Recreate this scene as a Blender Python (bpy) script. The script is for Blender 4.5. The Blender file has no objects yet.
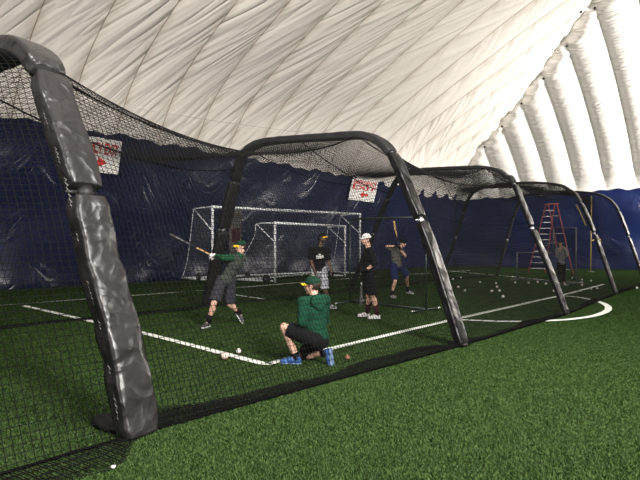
import bpy, bmesh, math, random
import numpy as np
from mathutils import Vector, Matrix, Quaternion
random.seed(7); rng = np.random.default_rng(7)
SC = bpy.context.scene
COL = SC.collection
# ------------------------------------------------------------------ measuring the place
F, HX, HY, CH = 500.0, 320.0, 249.0, 1.45          # focal length, principal point, camera height
def P(x, y, Z): return Vector(((x-HX)/F*Z, Z, CH+(HY-y)/F*Z))
def G(x, y, z=0.0):
    Z = CH*F/(y-HY); return Vector(((x-HX)/F*Z, Z, z))
U = Vector((.663, .749, 0)).normalized(); V = Vector((-U.y, U.x, 0))
C0 = Vector((13, 43, 0)) + V*1.9
def W(a, b, z=0.0):                                  # a metres back from the end wall, b metres in from the side wall
    p = C0 - U*a - V*b; p.z = z; return p
# ------------------------------------------------------------------ materials
def mat(name, col, rough=.6, spec=.5, metal=0.0):
    m = bpy.data.materials.new(name); m.use_nodes = True
    b = m.node_tree.nodes['Principled BSDF']
    b.inputs['Base Color'].default_value = (*col, 1); b.inputs['Roughness'].default_value = rough
    b.inputs['Metallic'].default_value = metal; b.inputs['Specular IOR Level'].default_value = spec
    return m
def nodes(m): return m.node_tree.nodes, m.node_tree.links, m.node_tree.nodes['Principled BSDF']
def noisy(name, c1, c2, scale, rough=.7, bump=.0, bscale=None, spec=.4, metal=0.0, detail=4, stretch=(1,1,1), lo=.35, hi=.65, dist=.01):
    m = mat(name, c1, rough, spec, metal); N, L, B = nodes(m)
    tc = N.new('ShaderNodeTexCoord'); mp = N.new('ShaderNodeMapping'); mp.inputs['Scale'].default_value = stretch
    L.new(tc.outputs['Object'], mp.inputs[0])
    n = N.new('ShaderNodeTexNoise'); n.inputs['Scale'].default_value = scale; n.inputs['Detail'].default_value = detail
    L.new(mp.outputs[0], n.inputs['Vector'])
    r = N.new('ShaderNodeValToRGB'); r.color_ramp.elements[0].color = (*c1, 1); r.color_ramp.elements[1].color = (*c2, 1)
    r.color_ramp.elements[0].position = lo; r.color_ramp.elements[1].position = hi
    L.new(n.outputs['Fac'], r.inputs[0]); L.new(r.outputs[0], B.inputs['Base Color'])
    if bump:
        n2 = N.new('ShaderNodeTexNoise'); n2.inputs['Scale'].default_value = bscale or scale; n2.inputs['Detail'].default_value = 5
        L.new(mp.outputs[0], n2.inputs['Vector'])
        bp = N.new('ShaderNodeBump'); bp.inputs['Strength'].default_value = bump; bp.inputs['Distance'].default_value = dist
        L.new(n2.outputs['Fac'], bp.inputs['Height']); L.new(bp.outputs[0], B.inputs['Normal'])
    return m
M = {}
M['line'] = noisy('line_white', (.60,.64,.58), (.80,.82,.78), 30, .9, .4, 200)
def vinyl(name, c1, c2, rough, bmp, spc):
    m = noisy(name, c1, c2, 6, rough, 0, None, .5); N, L, B = nodes(m); tc = N.new('ShaderNodeTexCoord')
    nz_ = N.new('ShaderNodeTexNoise'); nz_.inputs['Scale'].default_value = 3; nz_.inputs['Detail'].default_value = 2; L.new(tc.outputs['Object'], nz_.inputs['Vector'])
    mx = N.new('ShaderNodeMixRGB'); mx.blend_type = 'ADD'; mx.inputs[0].default_value = .35; L.new(tc.outputs['Object'], mx.inputs[1]); L.new(nz_.outputs['Color'], mx.inputs[2])
    vo = N.new('ShaderNodeTexVoronoi'); vo.feature = 'F1'; vo.inputs['Scale'].default_value = 3.6; vo.inputs['Randomness'].default_value = 1; L.new(mx.outputs[0], vo.inputs['Vector'])
    v2 = N.new('ShaderNodeTexVoronoi'); v2.feature = 'F1'; v2.inputs['Scale'].default_value = 8; L.new(mx.outputs[0], v2.inputs['Vector'])
    ad = N.new('ShaderNodeMath'); ad.operation = 'MULTIPLY_ADD'; ad.inputs[1].default_value = .3; L.new(v2.outputs['Distance'], ad.inputs[0]); L.new(vo.outputs['Distance'], ad.inputs[2])
    bp = N.new('ShaderNodeBump'); bp.inputs['Strength'].default_value = bmp; bp.inputs['Distance'].default_value = .09; B.inputs['Specular IOR Level'].default_value = spc
    L.new(ad.outputs[0], bp.inputs['Height']); L.new(bp.outputs[0], B.inputs['Normal']); return m
M['vinyl'] = vinyl('padding_vinyl', (.010,.0092,.0096), (.015,.0138,.0142), .36, .42, .42)
M['vinyl_far'] = vinyl('padding_charcoal', (.003,.0028,.003), (.006,.0055,.006), .34, .20, .30)
M['vinyl_black'] = noisy('padding_black', (.006,.006,.0065), (.011,.011,.011), 6, .55, .25, 9, .35, dist=.02)
M['net'] = mat('net_twine', (.006,.006,.006), .9, .1)
M['rope'] = mat('net_rope', (.004,.004,.004), 1, .0)
M['wire'] = mat('wire', (.25,.24,.22), .5)
M['steel'] = noisy('steel', (.55,.55,.57), (.75,.75,.77), 20, .3, metal=1)
M['white_paint'] = noisy('white_paint', (.62,.64,.66), (.75,.77,.78), 8, .4)
M['goal_net'] = mat('goal_twine', (.20,.21,.23), .9, .1)
M['rubber'] = noisy('rubber', (.012,.012,.012), (.02,.02,.02), 20, .8)
M['green_paint'] = mat('dark_green_paint', (.006,.016,.011), .45)
M['gray_paint'] = mat('gray_paint', (.10,.10,.11), .5)
M['red_frp'] = noisy('red_fibreglass', (.26,.03,.025), (.34,.045,.035), 12, .45)
M['alu'] = noisy('aluminium', (.45,.45,.46), (.6,.6,.61), 20, .4, metal=.7)
M['yellow'] = noisy('yellow_paint', (.26,.20,.04), (.33,.25,.06), 9, .5)
M['ball'] = noisy('ball_leather', (.62,.6,.55), (.8,.79,.74), 40, .6, .3, 150)
M['ball_pink'] = noisy('worn_ball', (.55,.46,.40), (.68,.6,.54), 30, .7)
M['ball_brown'] = noisy('brown_ball', (.20,.10,.06), (.30,.17,.1), 30, .7)
M['stitch'] = mat('red_stitch', (.35,.02,.02), .7)
M['sign'] = noisy('sign_white', (.72,.70,.66), (.82,.80,.76), 5, .55)
M['sign_red'] = noisy('sign_red', (.55,.03,.025), (.65,.06,.04), 14, .6)
M['lace'] = mat('lacing', (.12,.115,.11), .7)
M['skin'] = noisy('skin_fair', (.50,.29,.21), (.60,.37,.28), 14, .55, .15, 120)
M['skin_dark'] = noisy('skin_brown', (.075,.038,.024), (.11,.06,.038), 14, .5, .15, 120)
M['hair'] = noisy('hair_brown', (.02,.012,.008), (.045,.028,.018), 60, .7, .5, 200, stretch=(1,1,.2))
M['beard'] = noisy('beard_black', (.008,.006,.005), (.018,.013,.01), 60, .8, .5, 200)
M['eye_white'] = mat('eye_white', (.7,.7,.68), .3); M['iris'] = mat('iris', (.03,.02,.015), .3)
M['lip'] = mat('lip', (.33,.13,.11), .5)
def cloth(n, a, b, s=30): return noisy(n, a, b, s, .9, .5, 25, .15, dist=.015)
M['green_knit'] = cloth('green_knit', (.004,.036,.019), (.007,.055,.029))
M['green_sleeve'] = cloth('green_sleeve', (.008,.05,.022), (.014,.075,.032))
M['gray_vest'] = cloth('gray_vest', (.035,.045,.038), (.055,.065,.055))
M['black_cloth'] = cloth('black_cloth', (.0035,.0035,.0045), (.007,.007,.008))
M['charcoal'] = cloth('charcoal_cloth', (.022,.022,.028), (.035,.035,.042))
M['gray_cloth'] = cloth('gray_cloth', (.07,.066,.06), (.105,.098,.088))
M['gray_sweat'] = cloth('gray_sweat', (.20,.20,.20), (.28,.28,.27))
M['blue_cloth'] = cloth('blue_cloth', (.008,.012,.055), (.013,.02,.08))
M['maroon'] = cloth('maroon_knit', (.03,.006,.009), (.05,.01,.014))
M['white_cloth'] = cloth('white_cloth', (.6,.6,.58), (.72,.72,.7))
M['yellow_cloth'] = cloth('yellow_cloth', (.75,.42,.02), (.85,.52,.04))
M['dk_green'] = cloth('cap_green', (.006,.03,.016), (.01,.045,.024))
M['blue_shoe'] = noisy('blue_shoe', (.008,.040,.15), (.04,.12,.32), 25, .5)
M['white_shoe'] = noisy('white_shoe', (.5,.48,.46), (.68,.66,.63), 25, .5)
M['dark_shoe'] = noisy('dark_shoe', (.02,.02,.022), (.07,.07,.075), 25, .5)
M['gray_shoe'] = noisy('gray_shoe', (.15,.15,.16), (.35,.35,.36), 25, .5)
M['blue_sole'] = mat('blue_sole', (.10,.16,.26), .6); M['bat_gray'] = noisy('bat_grey', (.16,.16,.17), (.24,.24,.25), 8, .3, metal=.5)
M['sole'] = mat('sole', (.55,.56,.58), .6); M['black_sole'] = mat('black_sole', (.02,.02,.02), .7)
M['bat_wood'] = noisy('bat_wood', (.42,.25,.10), (.55,.36,.17), 8, .35, stretch=(1,1,.1))
M['bat_dark'] = noisy('bat_black', (.012,.012,.014), (.025,.025,.028), 8, .35)
M['grip'] = mat('bat_grip', (.02,.02,.02), .8)
def plaid():
    m = mat('plaid', (.3,.3,.32), .9, .15); N, L, B = nodes(m)
    tc = N.new('ShaderNodeTexCoord'); sp = N.new('ShaderNodeSeparateXYZ'); L.new(tc.outputs['Object'], sp.inputs[0])
    def band(out, period, wid):
        a = N.new('ShaderNodeMath'); a.operation = 'PINGPONG'; a.inputs[1].default_value = period; L.new(out, a.inputs[0])
        c = N.new('ShaderNodeMath'); c.operation = 'LESS_THAN'; c.inputs[1].default_value = wid; L.new(a.outputs[0], c.inputs[0]); return c.outputs[0]
    x = N.new('ShaderNodeMath'); L.new(sp.outputs[0], x.inputs[0]); L.new(sp.outputs[1], x.inputs[1])
    s = N.new('ShaderNodeMath'); s.operation = 'ADD'; L.new(band(x.outputs[0], .035, .012), s.inputs[0]); L.new(band(sp.outputs[2], .035, .012), s.inputs[1])
    d = N.new('ShaderNodeMath'); d.operation = 'DIVIDE'; d.inputs[1].default_value = 2; L.new(s.outputs[0], d.inputs[0])
    r = N.new('ShaderNodeValToRGB'); r.color_ramp.elements[0].color = (.42,.43,.46,1); r.color_ramp.elements[1].color = (.06,.07,.09,1)
    L.new(d.outputs[0], r.inputs[0]); L.new(r.outputs[0], B.inputs['Base Color']); return m
M['plaid'] = plaid()
def turf():
    m = mat('turf', (.05,.14,.04), 1, .0); N, L, B = nodes(m)
    tc = N.new('ShaderNodeTexCoord')
    def nz(s, d=3, mp=None):
        n = N.new('ShaderNodeTexNoise'); n.inputs['Scale'].default_value = s; n.inputs['Detail'].default_value = d
        L.new(tc.outputs['Object'], n.inputs['Vector']); return n.outputs['Fac']
    fine, mid, big = nz(70, 3), nz(9, 4), nz(.6, 2)
    a = N.new('ShaderNodeMath'); a.operation = 'MULTIPLY_ADD'; a.inputs[1].default_value = .35; L.new(mid, a.inputs[0])
    f = N.new('ShaderNodeMath'); f.operation = 'MULTIPLY'; f.inputs[1].default_value = .65; L.new(fine, f.inputs[0]); L.new(f.outputs[0], a.inputs[2])
    r = N.new('ShaderNodeValToRGB'); e = r.color_ramp.elements
    e[0].color = (.0045,.015,.0035,1); e[0].position = .36; e[1].color = (.032,.064,.015,1); e[1].position = .64
    L.new(a.outputs[0], r.inputs[0])
    mx = N.new('ShaderNodeMixRGB'); mx.blend_type = 'MULTIPLY'; mx.inputs[0].default_value = .35
    r2 = N.new('ShaderNodeValToRGB'); r2.color_ramp.elements[0].position = .3; r2.color_ramp.elements[1].position = .7
    r2.color_ramp.elements[0].color = (.55,.6,.5,1); L.new(big, r2.inputs[0])
    L.new(r.outputs[0], mx.inputs[1]); L.new(r2.outputs[0], mx.inputs[2]); L.new(mx.outputs[0], B.inputs['Base Color'])
    bp = N.new('ShaderNodeBump'); bp.inputs['Strength'].default_value = .9; bp.inputs['Distance'].default_value = .03
    L.new(a.outputs[0], bp.inputs['Height']); L.new(bp.outputs[0], B.inputs['Normal'])
    return m
M['turf'] = turf()
SEAM, SEAM0 = 1.88, 12.3 % 1.88
def dome_mat(name, ang, bump, dirt):
    m = mat(name, (.78,.75,.69), .6, .3); N, L, B = nodes(m)
    tc = N.new('ShaderNodeTexCoord'); sp = N.new('ShaderNodeSeparateXYZ'); L.new(tc.outputs['UV'], sp.inputs[0])
    fl = N.new('ShaderNodeMath'); fl.operation = 'MULTIPLY_ADD'; fl.inputs[1].default_value = 1/SEAM; fl.inputs[2].default_value = -SEAM0/SEAM; L.new(sp.outputs[0], fl.inputs[0])
    f2 = N.new('ShaderNodeMath'); f2.operation = 'FLOOR'; L.new(fl.outputs[0], f2.inputs[0])
    f3 = N.new('ShaderNodeMath'); f3.operation = 'MULTIPLY_ADD'; f3.inputs[1].default_value = 13.7; L.new(f2.outputs[0], f3.inputs[0]); L.new(sp.outputs[1], f3.inputs[2])
    cv = N.new('ShaderNodeCombineXYZ'); L.new(sp.outputs[0], cv.inputs[0]); L.new(f3.outputs[0], cv.inputs[1])
    def crease(a, fx, fy):
        mp = N.new('ShaderNodeMapping'); mp.inputs['Rotation'].default_value = (0,0,math.radians(a)); L.new(cv.outputs[0], mp.inputs[0])
        m2 = N.new('ShaderNodeMapping'); m2.inputs['Scale'].default_value = (fx, fy, 1); L.new(mp.outputs[0], m2.inputs[0])
        n = N.new('ShaderNodeTexNoise'); n.inputs['Scale'].default_value = 1; n.inputs['Detail'].default_value = 2; n.inputs['Roughness'].default_value = .45; L.new(m2.outputs[0], n.inputs['Vector'])
        b_ = N.new('ShaderNodeMath'); b_.operation = 'SUBTRACT'; b_.inputs[1].default_value = .5; L.new(n.outputs['Fac'], b_.inputs[0])
        c_ = N.new('ShaderNodeMath'); c_.operation = 'ABSOLUTE'; L.new(b_.outputs[0], c_.inputs[0])
        d_ = N.new('ShaderNodeMath'); d_.operation = 'POWER'; d_.inputs[1].default_value = .75; L.new(c_.outputs[0], d_.inputs[0]); return d_.outputs[0]
    rmp = N.new('ShaderNodeMapRange'); rmp.inputs[1].default_value = 11; rmp.inputs[2].default_value = 21; L.new(sp.outputs[0], rmp.inputs[0])
    ad = N.new('ShaderNodeMix'); L.new(rmp.outputs[0], ad.inputs[0]); L.new(crease(ang[0], *ang[2:]), ad.inputs[2]); L.new(crease(ang[1], *ang[2:]), ad.inputs[3])
    bp = N.new('ShaderNodeBump'); bp.inputs['Strength'].default_value = 1; bp.inputs['Distance'].default_value = bump
    L.new(ad.outputs[0], bp.inputs['Height']); L.new(bp.outputs[0], B.inputs['Normal'])
    # grime along the seams
    a = N.new('ShaderNodeMath'); a.operation = 'SUBTRACT'; a.inputs[1].default_value = SEAM0; L.new(sp.outputs[0], a.inputs[0])
    pp = N.new('ShaderNodeMath'); pp.operation = 'PINGPONG'; pp.inputs[1].default_value = SEAM/2; L.new(a.outputs[0], pp.inputs[0])
    g = N.new('ShaderNodeTexNoise'); g.inputs['Scale'].default_value = 1.3; g.inputs['Detail'].default_value = 5; L.new(tc.outputs['UV'], g.inputs['Vector'])
    gm = N.new('ShaderNodeMath'); gm.operation = 'MULTIPLY_ADD'; gm.inputs[1].default_value = .9; L.new(g.outputs['Fac'], gm.inputs[0]); L.new(pp.outputs[0], gm.inputs[2])
    r = N.new('ShaderNodeValToRGB'); e = r.color_ramp.elements
    e[0].color = (.44,.385,.325,1); e[0].position = .32; e[1].color = (.60,.56,.505,1); e[1].position = .75
    L.new(gm.outputs[0], r.inputs[0])
    r2 = N.new('ShaderNodeValToRGB'); e = r2.color_ramp.elements
    e[0].color = (.36,.31,.25,1); e[0].position = .010; e[1].color = (1,1,1,1); e[1].position = .026
    L.new(pp.outputs[0], r2.inputs[0])
    m0 = N.new('ShaderNodeMixRGB'); m0.inputs[0].default_value = dirt; m0.inputs[1].default_value = (.80,.78,.74,1); L.new(r.outputs[0], m0.inputs[2])
    mx = N.new('ShaderNodeMixRGB'); mx.blend_type = 'MULTIPLY'; mx.inputs[0].default_value = dirt; L.new(m0.outputs[0], mx.inputs[1]); L.new(r2.outputs[0], mx.inputs[2])
    L.new(mx.outputs[0], B.inputs['Base Color']); return m
M['dome_side'] = dome_mat('dome_fabric', (30, -31, 1.75, .15), -.21, .85)
M['dome_end'] = dome_mat('dome_fabric_end', (80, 80, 3.0, .45), -.12, .25)
def liner_mat(name, c1, c2):
    m = mat(name, c1, .30, .5); N, L, B = nodes(m)
    tc = N.new('ShaderNodeTexCoord'); sp = N.new('ShaderNodeSeparateXYZ'); L.new(tc.outputs['UV'], sp.inputs[0])
    pp = N.new('ShaderNodeMath'); pp.operation = 'PINGPONG'; pp.inputs[1].default_value = 1.1; L.new(sp.outputs[0], pp.inputs[0])
    sq = N.new('ShaderNodeMath'); sq.operation = 'POWER'; sq.inputs[1].default_value = 2; L.new(pp.outputs[0], sq.inputs[0])
    y = N.new('ShaderNodeMath'); y.operation = 'MULTIPLY_ADD'; y.inputs[1].default_value = -.85; L.new(sq.outputs[0], y.inputs[0]); L.new(sp.outputs[1], y.inputs[2])
    cb = N.new('ShaderNodeCombineXYZ'); L.new(sp.outputs[0], cb.inputs[0]); L.new(y.outputs[0], cb.inputs[1])
    mp = N.new('ShaderNodeMapping'); mp.inputs['Scale'].default_value = (.5, 1.2, 1); L.new(cb.outputs[0], mp.inputs[0])
    n = N.new('ShaderNodeTexNoise'); n.inputs['Scale'].default_value = 1; n.inputs['Detail'].default_value = 3; n.inputs['Roughness'].default_value = .4; L.new(mp.outputs[0], n.inputs['Vector'])
    bp = N.new('ShaderNodeBump'); bp.inputs['Strength'].default_value = 1; bp.inputs['Distance'].default_value = -.11
    sb = N.new('ShaderNodeMath'); sb.operation = 'SUBTRACT'; sb.inputs[1].default_value = .5; L.new(n.outputs['Fac'], sb.inputs[0])
    ab = N.new('ShaderNodeMath'); ab.operation = 'ABSOLUTE'; L.new(sb.outputs[0], ab.inputs[0])
    pw = N.new('ShaderNodeMath'); pw.operation = 'POWER'; pw.inputs[1].default_value = .7; L.new(ab.outputs[0], pw.inputs[0])
    mk = N.new('ShaderNodeTexNoise'); mk.inputs['Scale'].default_value = .8; mk.inputs['Detail'].default_value = 1; L.new(tc.outputs['UV'], mk.inputs['Vector'])
    mr = N.new('ShaderNodeMapRange'); mr.inputs[1].default_value = .48; mr.inputs[2].default_value = .66; L.new(mk.outputs['Fac'], mr.inputs[0])
    ml = N.new('ShaderNodeMath'); ml.operation = 'MULTIPLY'; L.new(pw.outputs[0], ml.inputs[0]); L.new(mr.outputs[0], ml.inputs[1])
    L.new(ml.outputs[0], bp.inputs['Height']); L.new(bp.outputs[0], B.inputs['Normal'])
    g = N.new('ShaderNodeTexNoise'); g.inputs['Scale'].default_value = .7; g.inputs['Detail'].default_value = 3; L.new(tc.outputs['UV'], g.inputs['Vector'])
    r = N.new('ShaderNodeValToRGB'); r.color_ramp.elements[0].color = (*c1,1); r.color_ramp.elements[1].color = (*c2,1)
    r.color_ramp.elements[0].position = .35; r.color_ramp.elements[1].position = .65
    L.new(g.outputs['Fac'], r.inputs[0]); L.new(r.outputs[0], B.inputs['Base Color']); return m
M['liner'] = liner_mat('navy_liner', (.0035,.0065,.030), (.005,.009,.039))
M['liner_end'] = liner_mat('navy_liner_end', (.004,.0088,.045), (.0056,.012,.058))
# ------------------------------------------------------------------ object helpers
def link(name, me, material, parent=None, smooth=True):
    o = bpy.data.objects.new(name, me); COL.objects.link(o)
    if material is not None: me.materials.append(material)
    if smooth and len(me.polygons): me.polygons.foreach_set('use_smooth', [True]*len(me.polygons))
    if parent is not None:
        o.parent = parent; o.matrix_parent_inverse = parent.matrix_world.inverted() if False else Matrix.Translation(-wloc(parent))
    return o
def wloc(o):
    v = Vector(o.location)
    return v if o.parent is None else Vector((0,0,0)) + LOC.get(o.name, v)
LOC = {}
def from_bm(name, bm, material, parent=None, smooth=True):
    me = bpy.data.meshes.new(name); bm.to_mesh(me); bm.free(); return link(name, me, material, parent, smooth)
def from_np(name, v, f, material, parent=None, smooth=True, uv=None):
    v = np.asarray(v, dtype=np.float32); f = np.asarray(f, dtype=np.int32); k = f.shape[1]
    me = bpy.data.meshes.new(name); me.vertices.add(len(v)); me.vertices.foreach_set('co', v.ravel())
    me.loops.add(f.size); me.loops.foreach_set('vertex_index', f.ravel())
    me.polygons.add(len(f)); me.polygons.foreach_set('loop_start', np.arange(len(f), dtype=np.int32)*k)
    if uv is not None:
        lay = me.uv_layers.new(name='UVMap'); lay.data.foreach_set('uv', np.asarray(uv, dtype=np.float32)[f.ravel()].ravel())
    me.update(calc_edges=True); me.validate(); return link(name, me, material, parent, smooth)
def thing(name, label, cat, loc, group=None):
    o = bpy.data.objects.new(name, None); o.empty_display_size = .1; COL.objects.link(o); o.location = loc
    return tag(o, label, cat, group)
def tag(o, label, cat, group=None, kind=None):
    o['label'] = label; o['category'] = cat
    if group: o['group'] = group
    if kind: o['kind'] = kind
    return o
def struct(o): o['kind'] = 'structure'; return o
def sub(o, parent):                                  # part of a part: meshes are in world space, so parents with no offset of their own
    o.parent = parent; o.matrix_parent_inverse = Matrix.Identity(4) if parent.parent is None and parent.type == 'MESH' else Matrix.Identity(4); return o
def child(o, root):
    o.parent = root; o.matrix_parent_inverse = Matrix.Translation(-Vector(root.location)); return o
def part(name, bm, material, root, smooth=True): return child(from_bm(name, bm, material, None, smooth), root)
def subpart(name, bm, material, par, smooth=True): return sub(from_bm(name, bm, material, None, smooth), par)
def basis(d):
    d = d.normalized(); h = Vector((0,0,1)) if abs(d.z) < .95 else Vector((1,0,0))
    x = d.cross(h).normalized(); return x, d.cross(x).normalized(), d
def cone(bm, a, b, ra, rb, n=12, caps=True):
    a, b = Vector(a), Vector(b)
    if (b-a).length < 1e-6: return
    x, y, d = basis(b-a); r1, r2 = [], []
    for i in range(n):
        t = 2*math.pi*i/n; e = x*math.cos(t)+y*math.sin(t)
        r1.append(bm.verts.new(a+e*ra)); r2.append(bm.verts.new(b+e*rb))
    for i in range(n): bm.faces.new((r1[i], r1[(i+1)%n], r2[(i+1)%n], r2[i]))
    if caps: bm.faces.new(r1[::-1]); bm.faces.new(r2)
def ell(bm, c, rad, R=None, seg=2):
    Mx = Matrix.Translation(c) @ ((R or Matrix.Identity(3)).to_4x4()) @ Matrix.Diagonal((*rad, 1))
    bmesh.ops.create_icosphere(bm, subdivisions=seg, radius=1, matrix=Mx)
def cap(bm, a, b, ra, rb, n=12):
    cone(bm, a, b, ra, rb, n); ell(bm, Vector(a), (ra,)*3); ell(bm, Vector(b), (rb,)*3)
def box(bm, c, size, R=None):
    Mx = Matrix.Translation(c) @ ((R or Matrix.Identity(3)).to_4x4()) @ Matrix.Diagonal((*size, 1))
    bmesh.ops.create_cube(bm, size=1, matrix=Mx)
def tube(bm, pts, r, n=8, closed=False):
    pts = [Vector(p) for p in pts]; rings = []; prev = None; m = len(pts)
    for i, p in enumerate(pts):
        t = (pts[(i+1)%m]-pts[i-1]) if closed or 0 < i < m-1 else (pts[1]-pts[0] if i == 0 else pts[-1]-pts[-2])
        t.normalize()
        if prev is None: x = basis(t)[0]
        else: x = (prev - t*prev.dot(t)).normalized()
        prev = x; y = t.cross(x); rr = r[i] if isinstance(r, (list, tuple)) else r
        rings.append([bm.verts.new(p+(x*math.cos(2*math.pi*k/n)+y*math.sin(2*math.pi*k/n))*rr) for k in range(n)])
    for i in range(m if closed else m-1):
        A, B = rings[i], rings[(i+1)%m]
        for k in range(n): bm.faces.new((A[k], A[(k+1)%n], B[(k+1)%n], B[k]))
    if not closed: bm.faces.new(rings[0][::-1]); bm.faces.new(rings[-1])
def lathe(bm, a, d, prof, n=16):
    x, y, d = basis(d); rings = []
    for h, r in prof:
        rings.append([bm.verts.new(Vector(a)+d*h+(x*math.cos(2*math.pi*k/n)+y*math.sin(2*math.pi*k/n))*max(r,1e-4)) for k in range(n)])
    for A, B in zip(rings, rings[1:]):
        for k in range(n): bm.faces.new((A[k], A[(k+1)%n], B[(k+1)%n], B[k]))
    bm.faces.new(rings[0][::-1]); bm.faces.new(rings[-1])
def smooth_path(pts, step):
    pts = [Vector(p) for p in pts]; q = [pts[0]*2-pts[1]]+pts+[pts[-1]*2-pts[-2]]; out = []
    for i in range(1, len(q)-2):
        p0,p1,p2,p3 = q[i-1:i+3]; k = max(2, int((p2-p1).length/step*2))
        for j in range(k):
            t = j/k; out.append(.5*((2*p1)+(p2-p0)*t+(2*p0-5*p1+4*p2-p3)*t*t+(3*p1-p0-3*p2+p3)*t**3))
    out.append(pts[-1]); return resample(out, step)
def resample(pts, step=None, n=None):
    A = np.array([tuple(p) for p in pts]); L = np.r_[0, np.cumsum(np.linalg.norm(np.diff(A, axis=0), axis=1))]
    n = n or max(2, int(round(L[-1]/step))+1); s = np.linspace(0, L[-1], n)
    return [Vector((np.interp(x, L, A[:,0]), np.interp(x, L, A[:,1]), np.interp(x, L, A[:,2]))) for x in s]
def strands(name, lines, r, material):
    """many thin three-sided twines as one mesh; lines = list of (n,3) arrays"""
    vs, fs, off = [], [], 0
    ang = np.array([0, 2.0944, 4.1888])
    for A in lines:
        A = np.asarray(A); n = len(A)
        if n < 2: continue
        T = np.gradient(A, axis=0); T /= np.linalg.norm(T, axis=1)[:,None]+1e-9
        h = np.tile(np.array([.31,.22,.925]), (n,1)); k = np.abs((T*h).sum(1)) > .9; h[k] = [.9,.3,.31]
        X = np.cross(T, h); X /= np.linalg.norm(X, axis=1)[:,None]; Y = np.cross(T, X)
        ring = A[:,None,:]+r*(X[:,None,:]*np.cos(ang)[None,:,None]+Y[:,None,:]*np.sin(ang)[None,:,None])
        vs.append(ring.reshape(-1,3)); i = np.arange(n-1)[:,None]*3; k0 = np.arange(3)[None]; k1 = (k0+1)%3
        fs.append(np.stack([i+k0, i+k1, i+3+k1, i+3+k0], -1).reshape(-1,4)+off); off += n*3
    return from_np(name, np.concatenate(vs), np.concatenate(fs), material, smooth=False)
def grid_lines(A):                                   # A (nu, nv, 3)
    return [A[i] for i in range(A.shape[0])]+[A[:,j] for j in range(A.shape[1])]
# ------------------------------------------------------------------ the dome
prof = np.array([(0,0),(.2,2.5),(.8,5.6),(1.75,7.3),(3.2,8.8),(4.8,10.05),(6.5,11.25),(8.5,12.4),(10.4,13.3),(12.3,14.1),(15,15.05),(18,15.9),(22,16.6),(28,17.1)])
pp_ = resample(smooth_path([Vector((p[0],0,p[1])) for p in prof], .1), n=170)
PR = np.array([(p.x, p.z) for p in pp_]); arc = np.r_[0, np.cumsum(np.linalg.norm(np.diff(PR,axis=0),axis=1))]
TG = np.gradient(PR, axis=0); TG /= np.linalg.norm(TG,axis=1)[:,None]; NM = np.stack([TG[:,1], -TG[:,0]], 1)   # towards the inside
def smst(x): x = np.clip(x, 0, 1); return x*x*(3-2*x)
INS = PR[:,0]+1.7*smst((PR[:,1]-8.0)/4.5)            # the side vault stands a little further out at its foot
Ua, Va, Ca = np.array(U), np.array(V), np.array(C0)
def vault(name, side, length, amp, material, j0):
    t = np.arange(0, length, SEAM/14); J = len(PR)-j0
    own, oth = (INS[j0:], PR[j0:,0]) if side else (PR[j0:,0], INS[j0:])
    T = np.maximum(t[None,:], oth[:,None])
    ph = np.abs(np.sin(np.pi*(T-SEAM0)/SEAM)); lobe = ph**.55
    edge = np.clip((T-oth[:,None])/.9, 0, 1); edge = edge*edge*(3-2*edge)
    low = np.clip((arc[j0:]-arc[j0])/2.0, 0, 1)[:,None]
    d = amp*(1+(3.6*np.clip((20-T)/14, 0, 1) if side else 0))*lobe*edge*(.12+.88*low)
    ar = arc[j0:][:,None]; d = d+.07*(np.sin(ar*6.3+T*3)+np.sin(ar*9.1-T*5))*np.exp(-((T-oth[:,None])/1.1)**2)*low*np.clip((T-oth[:,None])/.3, 0, 1)
    ins = own[:,None]+NM[j0:,0][:,None]*d; z = PR[j0:,1][:,None]+NM[j0:,1][:,None]*d
    a, b = (T, ins) if side else (ins, T)
    X = Ca[None,None]-Ua[None,None]*a[...,None]-Va[None,None]*b[...,None]; X[...,2] = z
    idx = np.arange(J*len(t)).reshape(J, len(t))
    f = np.stack([idx[:-1,:-1], idx[:-1,1:], idx[1:,1:], idx[1:,:-1]], -1).reshape(-1,4)
    keep = (T[:-1,1:] > oth[:-1,None]+1e-6).ravel(); f = f[keep]
    uv = np.stack([T, np.broadcast_to(arc[j0:][:,None], T.shape)], -1).reshape(-1,2)
    o = from_np(name, X.reshape(-1,3), f, material, uv=uv); return o
j0 = int(np.argmin(np.abs(PR[:,1]-5.35)))
ceil = struct(vault('ceiling', True, 66, .13, M['dome_side'], j0))
ceil2 = struct(vault('ceiling_end_vault', False, 46, .34, M['dome_end'], j0)); sub(ceil2, ceil)
def dome_pt(side, T, k, lift=.3):
    j = int(np.argmin(np.abs((PR[:,0] if side else INS)-k))); ins = (INS if side else PR[:,0])[j]+NM[j,0]*lift; z = PR[j,1]+NM[j,1]*lift
    return W(T, ins, z) if side else W(ins, T, z)
for n_ in range(1, 8):
    for side in (True, False):
        T = SEAM0+SEAM*n_; bm = bmesh.new(); bmesh.ops.create_icosphere(bm, subdivisions=2, radius=.075, matrix=Matrix.Translation(dome_pt(side, T, T-.55, .12)))
        me = bpy.data.meshes.new('anchor'); bm.to_mesh(me); bm.free(); o = link('anchor', me, M['rubber']); sub(o, ceil)
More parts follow.
